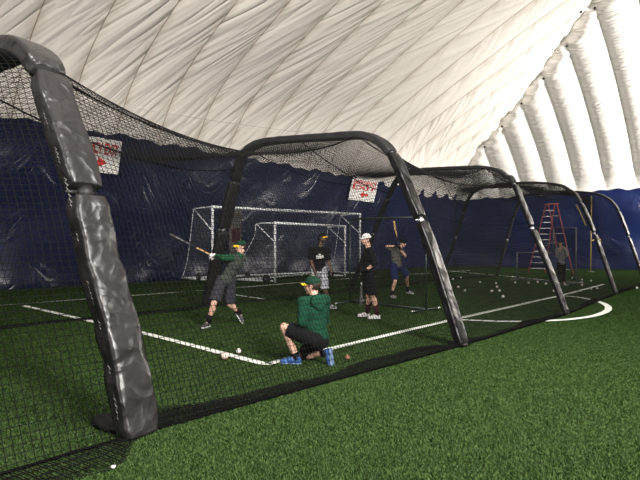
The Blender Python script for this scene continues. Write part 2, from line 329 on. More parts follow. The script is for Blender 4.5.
def liner(name, side, length, material):
    t = np.arange(0, length, .1); zz = np.linspace(0, 1, 40)
    top = (6.05 if side else 5.6)+.05*np.sin(t*2.1)+.05*np.sin(t*5.3+1); Z = zz[:,None]*top[None]
    ins = np.interp(Z, PR[:,1], PR[:,0])+.16
    ins += .025*np.sin(t*2.4+1.1*np.sin(Z*1.3))*(1-zz[:,None]**3)+.03*np.sin(t*.9+Z*2)
    ins += .22*np.exp(-(Z/.55)**2)*(.6+.4*np.sin(t*1.7))        # slack fabric lying against the floor
    T = np.maximum(t[None]+0*Z, ins)
    a, b = (T, ins) if side else (ins, T)
    X = Ca-Ua*a[...,None]-Va*b[...,None]; X[...,2] = Z
    idx = np.arange(Z.size).reshape(Z.shape)
    f = np.stack([idx[:-1,:-1], idx[:-1,1:], idx[1:,1:], idx[1:,:-1]], -1).reshape(-1,4)
    uv = np.stack([T, Z], -1).reshape(-1,2)
    return struct(from_np(name, X.reshape(-1,3), f, material, uv=uv))
liner('wall_left', True, 66, M['liner']); liner('wall_back', False, 46, M['liner_end'])
# floor
bm = bmesh.new()
for a in range(0, 68, 2):
    for b in range(0, 48, 2):
        bm.faces.new([bm.verts.new(W(a+x, b+y)) for x, y in ((-.0,-.0),(2,0),(2,2),(0,2))])
bmesh.ops.remove_doubles(bm, verts=bm.verts, dist=1e-3); bmesh.ops.recalc_face_normals(bm, faces=bm.faces)
floor = struct(from_bm('floor', bm, M['turf'], smooth=False))
if floor.data.polygons[0].normal.z < 0: floor.data.flip_normals()
LINES = []
def line_strip(pts, w):
    pts = resample(pts, .12); LINES.append((np.array([tuple(p) for p in pts])[:,:2], w)); bm = bmesh.new(); L_, R_ = [], []
    for i, p in enumerate(pts):
        d = (pts[min(i+1,len(pts)-1)]-pts[max(i-1,0)]).normalized(); s = Vector((-d.y, d.x, 0))
        j = random.uniform(-.006,.006)
        L_.append(bm.verts.new(p+s*(w/2+j)+Vector((0,0,.010)))); R_.append(bm.verts.new(p-s*(w/2-j)+Vector((0,0,.010))))
    for i in range(len(pts)-1): bm.faces.new((R_[i], R_[i+1], L_[i+1], L_[i]))
    o = from_bm('field_line', bm, M['line']); struct(o); sub(o, floor)
line_strip([G(24,306), G(150,335), G(262,364), G(272,364.5)], .13)
line_strip([G(267,364.5), G(400,332.5), G(455,319.5), G(560,296), G(604,284.5)], .13)
line_strip([G(-60,310), G(25,304), G(115,297), G(205,290.5), G(345,279), G(430,273.2), G(470,270.6)], .12)
line_strip([G(207,291), G(232,294.7), G(264,299.3)], .11)
line_strip([G(436,269.3), G(470,273), G(520,277.5), G(575,283)], .11)
line_strip(smooth_path([G(458,320), G(505,321.8), G(550,321), G(580,318.5), G(598,315), G(608,310), G(605,304.5), G(590,299.6), G(573,296.8), G(560,296)], .15), .15)
# turf fibres: real blades where the ground lies nearest
N_ = 520000; rr_ = 2.6*(25/2.6)**rng.random(N_); th_ = rng.uniform(-.66, .66, N_); gx, gy = rr_*np.sin(th_), rr_*np.cos(th_)
ok = np.ones(N_, bool)
for Lp, lw in LINES:
    near = Lp[(np.abs(Lp[:,0]) < 18) & (Lp[:,1] < 26)]
    for q in near: ok &= (gx-q[0])**2+(gy-q[1])**2 > (lw*.5)**2+.0025
gx, gy = gx[ok], gy[ok]; n_ = len(gx); h_ = rng.uniform(.012, .026, n_)*np.minimum(1, 4.2/np.hypot(gx, gy)); a_ = rng.uniform(0, 6.283, n_); wd2 = .0026+.0005*np.hypot(gx, gy)
lean = rng.normal(0, .011, (n_, 2))
bv = np.zeros((n_, 3, 3)); bv[:,0] = np.stack([gx-wd2*np.cos(a_), gy-wd2*np.sin(a_), 0*gx], 1); bv[:,1] = np.stack([gx+wd2*np.cos(a_), gy+wd2*np.sin(a_), 0*gx], 1)
bv[:,2] = np.stack([gx+lean[:,0], gy+lean[:,1], h_], 1)
M['fibre'] = noisy('turf_fibre', (.013,.034,.006), (.060,.105,.028), 55, .8, 0, None, .2, detail=1, lo=.38, hi=.62)
fb = from_np('turf_fibres', bv.reshape(-1,3), np.arange(n_*3).reshape(-1,3), M['fibre'], smooth=False)
fb['kind'] = 'stuff'; sub(fb, floor)
# ------------------------------------------------------------------ signs on the liner
def on_wall(x, z):                                   # point of the side wall liner at photo column x, height z
    k = (x-HX)/F; ins = float(np.interp(z, PR[:,1], PR[:,0]))+.34
    base = C0-V*ins; t = (base.x-k*base.y)/(U.x-k*U.y); p = base-U*t; p.z = z; return p
def wall_sign(x0, x1, y0, y1, rows, arrow, label):
    xm = (x0+x1)/2; p = on_wall(xm, 4.6); zt, zb = CH+(HY-y0)/F*p.y, CH+(HY-y1)/F*p.y
    pa, pb = on_wall(x0, (zt+zb)/2), on_wall(x1, (zt+zb)/2); w = (pb-pa).length; h = zt-zb
    lean = float(np.interp(zt, PR[:,1], PR[:,0])-np.interp(zb, PR[:,1], PR[:,0]))
    c = (pa+pb)/2; ex = (pb-pa).normalized(); ez = Vector((-V.x*lean, -V.y*lean, h)).normalized(); n = ex.cross(ez).normalized()
    R = Matrix((ex, ez, n)).transposed()
    root = thing('exit_sign', label, 'sign', c)
    bm = bmesh.new(); box(bm, c, (w, h, .012), R); part('panel', bm, M['sign'], root, False)
    for txt, cy, size in rows:
        cu = bpy.data.curves.new('t', 'FONT'); cu.body = txt; cu.align_x = 'CENTER'; cu.align_y = 'CENTER'; cu.size = 1; cu.offset = .035; cu.extrude = .004
        to = bpy.data.objects.new('t', cu); COL.objects.link(to); dg = bpy.context.evaluated_depsgraph_get()
        me = bpy.data.meshes.new_from_object(to.evaluated_get(dg)); bpy.data.objects.remove(to)
        xs = [v.co.x for v in me.vertices]; ys = [v.co.y for v in me.vertices]; sx = w*.9/(max(xs)-min(xs)); sy = size*h/(max(ys)-min(ys)); ym = (max(ys)+min(ys))/2
        for v in me.vertices: v.co = c+ex*(v.co.x*sx)+ez*((v.co.y-ym)*sy+cy*h)+n*(v.co.z*.5+.0085)
        child(link('lettering', me, M['sign_red'], None, False), root)
    bm = bmesh.new(); s = arrow; al = w*.17
    pts = [(s*al,0),(s*al*.1,.16*h),(s*al*.1,.055*h),(-s*al,.055*h),(-s*al,-.055*h),(s*al*.1,-.055*h),(s*al*.1,-.16*h)]
    cx = {1:.12,-1:.05}[arrow]*w
    lo = [bm.verts.new(c+ex*(x+cx)+ez*(y-.2*h)+n*.0065) for x, y in pts]; f = bm.faces.new(lo)
    ext = bmesh.ops.extrude_face_region(bm, geom=[f]); bmesh.ops.translate(bm, verts=[g for g in ext['geom'] if isinstance(g, bmesh.types.BMVert)], vec=n*.004)
    bmesh.ops.recalc_face_normals(bm, faces=bm.faces); part('arrow', bm, M['sign_red'], root, False)
wall_sign(57, 120, 137, 171.5, [('EMERGENCY EXIT', .2, .34)], 1, 'large white emergency exit sign with right arrow, behind nearest padded cage leg')
wall_sign(350.5, 376, 180, 201.5, [('EMERGENCY', .33, .2), ('EXIT', .1, .2)], -1, 'small white emergency exit sign with left arrow, above white-capped player')
# narrow banner behind the big goal
p = on_wall(229.5, 2.2)-V*.45; ex = U; bm = bmesh.new(); R = Matrix((U, Vector((0,0,1)), U.cross(Vector((0,0,1))))).transposed()
ban = thing('banner', 'narrow grey wall banner with a red patch behind the larger goal', 'banner', p)
box(bm, p+Vector((0,0,.15)), (.75, 2.3, .02), R); part('cloth_panel', bm, M['gray_cloth'], ban, False)
bm = bmesh.new(); box(bm, p+Vector((0,0,-.05))+R.col[2]*.012+U*.05, (.5, .7, .012), R); part('red_patch', bm, M['maroon'], ban, False)
# ------------------------------------------------------------------ batting cage frames
def onplane(x, y, R, w):                             # photo point on the upright plane through R along w
    k = (x-HX)/F; d = (k*R.y-R.x)/(w.x-k*w.y); q = R+w*d; return P(x, y, q.y)
R1, R2, R3, R4, R5 = G(139.5,436), G(463,346.5), G(567,315), G(616,294.5), G(645,285)
L2, L3, L4, L5 = G(207,306.5), G(350,291), G(440,280), G(497,276)
L1 = R1+(L2-R2)*1.0
FR = []
def frame_path(R, L, pix):
    w = (L-R); w.z = 0; w.normalize(); pts = [R.copy()]+[onplane(x, y, R, w) for x, y in pix]+[L.copy()]
    return smooth_path(pts, .05), w
PIX2 = [(432,250),(411,196),(400,169),(391,152),(379,141),(362,135.5),(330,137),(298,139),(272,141),(257,144.5),(246,152),(239,165),(225,222)]
PIX3 = [(549,267.5),(530.6,224),(513,181),(507,177),(500,171.5),(492,169),(480,167.5),(450,168.3),(425,169.5),(408,171.5),(398,178),(386,202),(372,238)]
PIX4 = [(610,277),(592,227),(577.5,197),(570,190.5),(559,185),(534,182.7),(505,184),(482,188),(471,195),(465,208),(458,232)]
PIX5 = [(636,257),(622,219),(614,204),(603,196),(587,192.5),(560,191.5),(536,193),(522,200),(514,216),(506,244)]
p2, w2 = frame_path(R2, L2, PIX2); p3, w3 = frame_path(R3, L3, PIX3); p4, w4 = frame_path(R4, L4, PIX4); p5, w5 = frame_path(R5, L5, PIX5)
w1 = Vector((-.85,.52,0)).normalized(); L1 = R1+w1*7.0
q1 = [onplane(x, y, R1, w1) for x, y in [(118.5,330),(101.5,270),(85.5,195),(72,150),(58,108),(47,72),(36,56),(18,48.5),(-6,57)]]
sh = q1[-1]; wd = (L1-R1).length
def at1(d, z): q = R1+w1*d; q.z = z; return q
p1 = smooth_path([R1.copy()]+q1+[at1(3.2,q1[-1].z), at1(4.3,3.42), at1(4.9,3.36), at1(5.35,3.1), at1(5.75,2.6), at1(6.3,1.3), L1.copy()], .05)
p0 = [q-U*5.0 for q in p1]
def sleeve(bm, path, i0, i1, hw, hd, u, seed, wr=1.0, n=44, steps=1):
    """padded vinyl sleeve round the pole: flattened tube with gathers and folds"""
    rr = random.Random(seed); ph = [rr.uniform(0, 6.28) for _ in range(12)]; rings = []
    idx = list(range(i0, i1+1)); fine = []
    for k in range(len(idx)-1):
        for s in range(steps): fine.append(path[idx[k]].lerp(path[idx[k+1]], s/steps))
    fine.append(path[idx[-1]]); m = len(fine)
    for i, p in enumerate(fine):
        t = (fine[min(i+2,m-1)]-fine[max(i-2,0)]).normalized(); a = (u-t*u.dot(t)).normalized(); b = t.cross(a); s = i*.05/steps
        e = min(i, m-1-i)/max(1, m); endk = 1-.12*math.exp(-(min(i, m-1-i)*.05/steps/.06)**2)
        ring = []
        for k in range(n):
            th = 2*math.pi*k/n; c, sn = math.cos(th), math.sin(th)
            sq = (abs(c)**8+abs(sn)**8)**(-1/8)          # squarish section
            fold = abs(math.sin(s*7.5+ph[0]+1.1*math.sin(th+ph[1])+.8*math.sin(2*s+ph[2])))
            fold2 = math.sin(s*17+2*th+ph[3])*math.sin(s*5+ph[4])
            fold3 = math.sin(s*11-3*th+ph[5])*math.sin(s*3.1+th+ph[6])
            f = endk*(1+wr*(.11*(fold**.6-.6)+.06*fold2+.06*fold3))
            ring.append(bm.verts.new(p+a*(hw*c*sq*f)+b*(hd*sn*sq*f)))
        rings.append(ring)
    for A, B in zip(rings, rings[1:]):
        for k in range(n): bm.faces.new((A[k], A[(k+1)%n], B[(k+1)%n], B[k]))
    bm.faces.new(rings[0][::-1]); bm.faces.new(rings[-1])
def nearest_i(path, z, side):                        # index of the path point at height z on the right (0) or left (1) leg
    h = len(path)//2; rng_ = range(0, h) if side == 0 else range(len(path)-1, h, -1)
    return min(rng_, key=lambda i: abs(path[i].z-z))
CAGE = thing('batting_cage', 'long black netted batting cage on five padded arches around the players', 'batting cage', (4, 11, 0))
part_ = part
def make_frame(path, w, label, hw, hd, zj, near, strap=False, mat_leg='vinyl', hwt=None, mat_left=None, hwl=None):
    part = part_; n = len(path); st = 3 if near else 1
    u = Vector((-w.y, w.x, 0)); u = -u if u.dot(U) < 0 else u
    zs = 3.05
    ir, il = nearest_i(path, zs, 0), nearest_i(path, zs, 1); jr, jl = nearest_i(path, zj, 0), nearest_i(path, zj, 1)
    bm = bmesh.new(); tube(bm, path, .035, 8); root = part('arch', bm, M['gray_paint'], CAGE); root['label'] = label; part = subpart
    for k, (a, b) in enumerate(((0, jr-1), (jr+1, ir-1), (jl+1, n-1), (il+1, jl-1))):
        bm = bmesh.new(); sleeve(bm, path, a, b, (hwl or hw) if k > 1 else hw, hd if k < 2 or not hwl else hd*1.2, u, 11*k+int(path[0].x*10), (.62 if k == 0 else .4) if near else .6, steps=st)
        part('leg_padding', bm, M[mat_leg if k < 2 else (mat_left or mat_leg)], root)
    bm = bmesh.new(); sleeve(bm, path, ir, il, hwt or hw, hd, u, 5, .4, steps=st); part('top_padding', bm, M['vinyl' if near else 'vinyl_black'], root)
    for j in (jr, jl):
        bm = bmesh.new(); t = (path[j+1]-path[j-1]).normalized()
        cone(bm, path[j]-t*.05, path[j]+t*.05, hd*.75, hd*.75, 14); cap(bm, path[j]-u*(hw*.6), path[j]-u*(hw*1.05), .022, .016, 8)
        part('coupling', bm, M['vinyl_black'] if near else M['steel'], root)
    for p, s in ((path[0], 1), (path[-1], -1)):
        bm = bmesh.new(); R = Matrix((w, u, Vector((0,0,1)))).transposed()
        g_ = hw/.168; p = p+w*s*(.2 if near else .0); ell(bm, p+w*s*.08*g_-u*.02+Vector((0,0,.05*g_)), (.22*g_,.12*g_,.055*g_), R, 3); ell(bm, p+w*s*.25*g_+Vector((0,0,.05*g_)), (.1*g_,.11*g_,.06*g_), R, 3)
        me = remesh(bm, .02, 4); sub(link('foot', me, M['vinyl_black']), root)
    if near:
        bm = bmesh.new(); pts = []
        for i in range(2, ir-3):
            t = (path[i+1]-path[i-1]).normalized(); a = (u-t*u.dot(t)).normalized(); b = t.cross(a); q = path[i]-a*hw*.95
            pts += [q+b*.016, q-a*.006, q-b*.016, q-a*.006+t*.025]
        tube(bm, pts, .004, 5)
        part('lacing', bm, M['lace'], root)
    if strap:
        bm = bmesh.new(); a, b = nearest_i(path, 2.25, 0), nearest_i(path, 3.0, 0)
        pts = [path[i]-u*(hw+.04)+w*.12 for i in range(a, b, 2)]; tube(bm, pts, .022, 8); part('strap', bm, M['yellow'], root)
    return root
def remesh(bm, voxel, smooth=3):
    me = bpy.data.meshes.new('tmp'); bmesh.ops.recalc_face_normals(bm, faces=bm.faces); bm.to_mesh(me); bm.free()
    o = bpy.data.objects.new('tmp', me); COL.objects.link(o)
    r = o.modifiers.new('r', 'REMESH'); r.mode = 'VOXEL'; r.voxel_size = voxel
    if smooth: s = o.modifiers.new('s', 'SMOOTH'); s.factor = .5; s.iterations = smooth
    dg = bpy.context.evaluated_depsgraph_get(); out = bpy.data.meshes.new_from_object(o.evaluated_get(dg))
    bpy.data.objects.remove(o); bpy.data.meshes.remove(me); return out
make_frame(p1, w1, 'nearest padded cage arch, wide wrinkled grey leg at left foreground', .155, .09, 1.93, True, hwt=.158)
make_frame(p2, w2, 'second padded cage arch, spanning over the swinging batter and coach', .118, .066, 1.92, False, hwl=.145, mat_leg='vinyl_far', mat_left='vinyl_black')
make_frame(p3, w3, 'third padded cage arch, its right leg left of the red ladder', .080, .048, 1.95, False, mat_leg='vinyl_far', mat_left='vinyl_black')
make_frame(p4, w4, 'fourth padded cage arch, with a yellow strap on its right leg', .074, .046, 1.95, False, True, mat_leg='vinyl_far', mat_left='vinyl_black')
make_frame(p5, w5, 'farthest padded cage arch, its right leg cut by the right edge', .074, .046, 1.95, False, mat_leg='vinyl_far', mat_left='vinyl_black')
# ------------------------------------------------------------------ batting cage net
def make_net():
    frames = [p0, p1, p2, p3, p4, p5]; NV = 200
    prof_ = [np.array([tuple(q) for q in resample(f, n=NV)]) for f in frames]
    sags = [.35, .62, .42, .35, .3]; rows = []; bay_nodes = []
    def bay_point(b, f):
        A = prof_[b]*(1-f)+prof_[b+1]*f; k = 4*f*(1-f); z = A[:,2].copy(); A = A.copy()
        wgt = np.clip((z-.8)/2.5, 0, 1)**1.5
        mid = (A[0]+A[-1])/2; inw = mid-A; inw[:,2] = 0; ln = np.linalg.norm(inw, axis=1)[:,None]+1e-6
        A[:,2] -= sags[b]*k*wgt
        A += inw/ln*(.16*k*np.sin(np.pi*np.clip(z/3.5,0,1)))[:,None]*np.clip(ln/1.5,0,1)
        A[:,2] = np.maximum(A[:,2], .012)
        # skirt lying on the turf
        ext = []
        for end, s in ((0, 1), (-1, 1)):
            o = A[end]-mid; o[2] = 0; o /= np.linalg.norm(o); o *= (1 if b == 0 else -1)*min(1, .06+12*f, .06+12*(1-f)) if b < 2 else -1
            wv = (.30 if b < 2 else .17)+.08*math.sin(f*9+b)+.04*math.sin(f*23)
            ext.append(np.array([np.r_[(A[end]+o*wv*g)[:2], .012+.02*g*(1-g)] for g in (.25,.5,.75,1.0)]))
        return np.concatenate([ext[0][::-1], A, ext[1]])
    cuts = []
    for b in range(5):
        cuts.append(len(rows)); d = np.linalg.norm(prof_[b+1][NV//2]-prof_[b][NV//2]); n = int(d/(.056 if b < 3 else .08))
        for i in range(n): rows.append(bay_point(b, i/n))
    rows.append(bay_point(4, 1.0)); A = np.array(rows)
    k = cuts[2]; root = strands('netting', grid_lines(A[:k+1]), .0031, M['net']); child(root, CAGE)
    child(strands('netting', grid_lines(A[k:]), .0043, M['net']), CAGE); part = subpart
    # border ropes: bottom on both sides, shoulders, waist height
    L_ = A.shape[1]
    for j in (4, L_-5): bm = bmesh.new(); tube(bm, [Vector(q)+Vector((0,0,.012)) for q in A[::3, j]], .011, 6); part('bottom_rope', bm, M['rope'], root)
    js = [int(4+NV*k) for k in (.36, .64)]
    for j in js: bm = bmesh.new(); tube(bm, [Vector(q) for q in (A[::3, j] if j == js[0] else A[cuts[2]::3, j])], .011, 6); part('shoulder_rope', bm, M['rope'], root)
    for k in (.19, .81): bm = bmesh.new(); tube(bm, [Vector(q) for q in A[cuts[2]::3, int(4+NV*k)]], .0045, 6); part('waist_rope', bm, M['rope'], root)
    # bunched hem of the net on the turf
    for end in (0, 1):
        lines = []
        H = A[:, :5] if end == 0 else A[:, -5:]
        for k in range(5):
            g = k/4*3.99; i = int(g); q = H[:, i]*(1-g+i)+H[:, min(i+1,4)]*(g-i); q = q.copy(); q[:,2] += .01+.012*np.sin(np.arange(len(q))*.7+k*2)
            q[:,:2] += .02*np.sin(np.arange(len(q))[:,None]*.5+k+np.array([0,1.3])); lines.append(q)
        for i in range(0, len(H)-1):
            lines.append(H[i]+np.array([0,0,.015])); lines.append((H[i]*.5+H[i+1]*.5)+np.array([0,0,.02]))
        sub(strands('hem', lines, .0035, M['net']), root)
    # creases of the roof net as ropes
    def rope(pts, r=.012): bm = bmesh.new(); tube(bm, smooth_path(pts, .15), r, 6); part('roof_rope', bm, M['rope'], root)
    a, b = p2[int(len(p2)*.5)], p3[nearest_i(p3, 3.2, 1)]
    rope([a, a.lerp(b,.3)-Vector((0,0,.12)), a.lerp(b,.65)-Vector((0,0,.16)), b])
    a, b = p1[int(len(p1)*.48)], p2[nearest_i(p2, 3.3, 1)]
    rope([a, a.lerp(b,.3)-Vector((0,0,.3)), a.lerp(b,.65)-Vector((0,0,.34)), b])
    a, b = p3[int(len(p3)*.5)], p4[nearest_i(p4, 3.2, 1)]
    rope([a, a.lerp(b,.5)-Vector((0,0,.2)), b])
    return root
make_net()
bm = bmesh.new(); a = p1[nearest_i(p1, 3.5, 0)]+Vector((0,0,.06)); b = p2[int(len(p2)*.47)]+Vector((0,0,.1))
tube(bm, [a.lerp(b, k/20)-Vector((0,0,.25*k/20*(1-k/20))) for k in range(21)], .004, 6)
part_('support_cable', bm, M['wire'], CAGE)
# ------------------------------------------------------------------ soccer goals
def goal(lb, rb, ht, hb, dt, db, label, wheels, rad=.055):
    ex = (rb-lb).normalized(); ex.z = 0; back = Matrix.Rotation(.12, 3, 'Z') @ Vector((-ex.y, ex.x, 0)); z = Vector((0,0,1))
    root = thing('soccer_goal', label, 'soccer goal', (lb+rb)/2)
    def bar(name, a, b, r=rad): bm = bmesh.new(); cone(bm, a, b, r, r, 12); return part(name, bm, M['white_paint'], root)
    lt, rt = lb+z*ht, rb+z*(ht+hb); o = Vector((0,0,.1))
    bar('post', lb+o*.4, lt); bar('post', rb+o*.4, rt); bar('crossbar', lt-ex*rad, rt+ex*rad)
    for p, t, s in ((lb, lt, 1), (rb, rt, -1)):
        bm = bmesh.new(); e = t+back*dt; tube(bm, smooth_path([t, t+back*dt*.6, e-z*.02], .1), rad*.55, 8); part('top_arm', bm, M['white_paint'], root)
        bar('brace', e, p+z*(t.z*.68), rad*.5); bar('ground_bar', p+o, p+back*db+o, rad*.8)
        bm = bmesh.new(); tube(bm, smooth_path([e, e-z*.6*1+back*.1, p+back*db*.82+z*.9, p+back*db+o], .1), rad*.28, 6); part('back_stay', bm, M['white_paint'], root)
    bar('rear_ground_bar', lb+back*db+o, rb+back*db+o, rad*.8)
    nx = int((rb-lb).length/.14); lines = []; prof2 = []
    Lc, Rc = [np.array([tuple(q) for q in resample(smooth_path([t+back*.02, t+back*dt, t+back*(dt+.1)-z*.6, p+back*db*.82+z*.9, p+back*db+o], .1), n=int((dt+ht+db)/.14))]) for p, t in ((lb, lt), (rb, rt))]
    A = np.stack([Lc*(1-k)+Rc*k for k in np.linspace(0, 1, nx)])
    A[:,:,2] -= .05*np.abs(np.sin(np.linspace(0, 9, nx)))[:,None]*(np.linspace(0,1,A.shape[1])<.9)
    lines += grid_lines(A)
    for (p, t) in ((lb, lt), (rb, rt)):
        E = np.array([tuple(q) for q in resample(smooth_path([t+back*dt, t+back*(dt+.1)-z*.6, p+back*db*.82+z*.9, p+back*db+o], .1), n=24)])
        Fp = np.array([tuple(t.lerp(p+o, k)) for k in np.linspace(0, 1, 24)])
        lines += grid_lines(np.stack([Fp*(1-k)+E*k for k in np.linspace(0, 1, 13)]))
    child(strands('goal_netting', lines, .0021, M['goal_net']), root)
    for f, d in wheels:
        c = lb.lerp(rb, f)+back*d+z*.19; bm = bmesh.new()
        lathe(bm, c-ex*.06, ex, [(0,.06),(0,.15),(.02,.185),(.06,.195),(.1,.185),(.12,.15),(.12,.06)], 24); wh = part('wheel', bm, M['rubber'], root)
        bm = bmesh.new(); cone(bm, c-ex*.075, c+ex*.075, .06, .06, 12); sub(from_bm('hub', bm, M['gray_paint']), wh)
goal(G(212.5,282.5), G(360,275), 3.28, .12, 1.4, 2.3, 'larger white soccer goal, behind and around the smaller goal', [(.0,1.0),(.22,.3)])
goal(G(275,283.5), G(345,277.6), 2.55, .05, 1.0, 2.2, 'smaller white soccer goal standing in front of the larger one', [(-.02,.35),(1.0,.8)], .05)
# ------------------------------------------------------------------ protective screens
def screen(name, label, corners, r, material, feet, net_cell, footmat=None):
    """corners: outline points (upright frame) in order; last edge closes it"""
    root = thing(name, label, 'protective screen', (corners[0]+corners[-1])/2); root.location.z = 0
    n = len(corners)
    for i in range(n):
        a, b = corners[i], corners[(i+1)%n]; bm = bmesh.new(); cap(bm, a, b, r, r, 10); part('frame_bar', bm, M[material], root)
    ex = (corners[-1]-corners[0]); ex.z = 0; wd_ = ex.length; ex.normalize(); out = Vector((-ex.y, ex.x, 0))
    for s, a in feet:
        c = corners[0] if s == 0 else corners[-1]; bm = bmesh.new(); q = Vector((c.x, c.y, .03)); cap(bm, q-out*a, q+out*a, r*.9, r*.9, 10); part('foot_bar', bm, M[material], root)
        if footmat:
            for sg in (-1, 1):
                bm = bmesh.new(); cone(bm, q+out*a*sg*.9, q+out*a*sg*1.06, r*1.0, r*1.0, 10); part('foot_cap', bm, M[footmat], root)
    poly = [((c-corners[0]).dot(ex), c.z) for c in corners]
    def spans(val, ax):
        xs = []
        for i in range(n):
            (x1, y1), (x2, y2) = poly[i], poly[(i+1)%n]
            a1, a2, b1, b2 = (x1, x2, y1, y2) if ax == 0 else (y1, y2, x1, x2)
            if (a1-val)*(a2-val) < 0: xs.append(b1+(val-a1)/(a2-a1)*(b2-b1))
        xs.sort(); return list(zip(xs[::2], xs[1::2]))
    lines = []; zmax = max(q[1] for q in poly); base = corners[0]
    for x in np.arange(net_cell, wd_, net_cell):
        for a, b in spans(x, 0): lines.append([tuple(Vector((base.x+ex.x*x+out.x*.05*math.sin(3*z), base.y+ex.y*x+out.y*.05*math.sin(3*z), z))) for z in np.linspace(a, b, 10)])
    for z in np.arange(net_cell, zmax, net_cell):
        for a, b in spans(z, 1): lines.append([tuple(Vector((base.x+ex.x*x+out.x*.05*math.sin(3*z), base.y+ex.y*x+out.y*.05*math.sin(3*z), z))) for x in np.linspace(a, b, 10)])
    child(strands('screen_netting', lines, .003, M['net']), root); return root
a, b = G(426,311), G(350,303)
screen('batting_screen', 'tall dark green framed net screen beside the white-capped player', [a+Vector((0,0,.05)), a+Vector((0,0,2.2)), b+Vector((0,0,2.25)), b+Vector((0,0,.05))], .025, 'green_paint', [(0,.55),(1,.55)], .05, 'steel')
a, b = G(576,283.5), G(517,280); m1 = a.lerp(b, .36)
screen('pitching_screen', 'grey L-shaped pitching screen in front of the ladder and far person', [a+Vector((0,0,.05)), a+Vector((0,0,2.35)), m1+Vector((0,0,2.38)), m1+Vector((0,0,1.28)), b+Vector((0,0,1.28)), b+Vector((0,0,.05))], .03, 'gray_paint', [(0,.5),(1,.5)], .06)
# ------------------------------------------------------------------ ladder
def ladder():
    top = P(551.5, 204.5, 28.2); base = Vector((top.x, top.y, 0)); H = top.z
    xl = Vector((.93, -.36, 0)).normalized(); dp = Vector((-.42,.90,0)).normalized()      # across the steps, towards the climber's side
    fc = base+dp*1.05; rc = base-dp*1.05; t = .22; bw = .46
    root = thing('step_ladder', 'tall red step ladder with grey steps by the back wall', 'ladder', base)
    def rail(name, a, b):
        bm = bmesh.new(); d = (b-a).normalized(); x = xl; y = d.cross(x).normalized(); R = Matrix((x, y, d)).transposed(); box(bm, (a+b)/2, (.05,.10,(b-a).length), R)
        bmesh.ops.bevel(bm, geom=bm.edges[:], offset=.006, segments=1, affect='EDGES'); return part(name, bm, M['red_frp'], root, False)
    z = Vector((0,0,1)); tp = base+z*H
    fl = [(fc-xl*bw, tp-xl*t+dp*.08), (fc+xl*bw, tp+xl*t+dp*.08)]; rl = [(rc-xl*bw*.6, tp-xl*t-dp*.08), (rc+xl*bw*.6, tp+xl*t-dp*.08)]
    for a, b in fl: rail('front_rail', a, b)
    for a, b in rl: rail('rear_rail', a, b)
    for a, b in fl+rl: bm = bmesh.new(); box(bm, a+z*.04, (.08,.13,.08)); part('rubber_foot', bm, M['rubber'], root, False)
    for k in range(1, 12):
        f = k/12; a, b = fl[0][0].lerp(fl[0][1], f), fl[1][0].lerp(fl[1][1], f); bm = bmesh.new()
        R = Matrix((xl, dp, z)).transposed(); box(bm, (a+b)/2, ((b-a).length, .11, .035), R); part('step', bm, M['alu'], root, False)
    for k in (1, 4, 7, 10):
        f = k/12; a, b = rl[0][0].lerp(rl[0][1], f), rl[1][0].lerp(rl[1][1], f); bm = bmesh.new(); cone(bm, a, b, .02, .02, 8); part('cross_brace', bm, M['alu'], root)
    bm = bmesh.new(); box(bm, tp+z*.02, (t*2+.14,.28,.07), Matrix((xl, dp, z)).transposed()); bmesh.ops.bevel(bm, geom=bm.edges[:], offset=.012, segments=2, affect='EDGES'); part('top_cap', bm, M['red_frp'], root, False)
    for i in (0, 1): bm = bmesh.new(); cone(bm, fl[i][0].lerp(fl[i][1],.45), rl[i][0].lerp(rl[i][1],.45), .012, .012, 6); part('spreader', bm, M['alu'], root)
ladder()
# yellow pole by the end wall
q = G(590.5, 272); root = thing('marker_pole', 'thin yellow pole standing at right by the end wall', 'pole', q)
bm = bmesh.new(); hz = CH+(HY-196)/F*q.y; cone(bm, q, q+Vector((.06,0,hz)), .034, .03, 10); part('shaft', bm, M['yellow'], root)
bm = bmesh.new(); cone(bm, q, q+Vector((0,0,.05)), .22, .2, 20); part('base_plate', bm, M['gray_paint'], root)
bm = bmesh.new(); qq = P(599, 241, q.y); tube(bm, smooth_path([q+Vector((.04,0,qq.z)), qq+Vector((-.15,0,.12)), qq], .05), .03, 8); ell(bm, qq, (.12,.1,.2)); part('tag', bm, M['yellow'], root)
# ------------------------------------------------------------------ balls
def ball(x, y, r, m, label, group=None, first=[None]):
    g = G(x, y); g.z = r+.006
    root = thing('baseball', label, 'ball', (g.x, g.y, 0), group)
    bm = bmesh.new(); ell(bm, g, (r,)*3, None, 3); b = part('cover', bm, M[m], root)
    bm = bmesh.new(); pts = []
    for k in range(32):
        t = 2*math.pi*k/32; v = Vector((math.cos(t)*.9+.25*math.cos(3*t), math.sin(t)*.9-.25*math.sin(3*t), 1.0*math.sin(2*t))).normalized(); pts.append(g+v*r*1.0)
    tube(bm, pts, r*.05, 4, True); sub(from_bm('seam', bm, M['stitch']), b); b_inv(b)
    return root
def b_inv(b): pass
ball(224.5,360,.05,'ball_pink','worn pinkish ball lying on the white line left of kneeling man')
ball(238.5,354,.036,'ball','white baseball behind the line, just right of the worn pinkish ball')
ball(347.5,360,.032,'ball_brown','small brown ball on the turf right of the blue rear shoe')
spots = [(458.3,288.2),(465,291.7),(496,284.2),(497,288),(491.8,292.4),(499.4,292),(503,298),(515,283.7),(528.7,283.6),(537.7,283),(546,284.8),(554,292),(452.8,280),(461,278.6),(512.5,277.6),(582,280.6),(591,281.8),(582,286),(565,285.6),(591,290),(580,292),(597,289.4),(637,289),(572,279),(480,283)]
first = None; GL = 'small white baseball scattered on the turf in the far half of the cage'
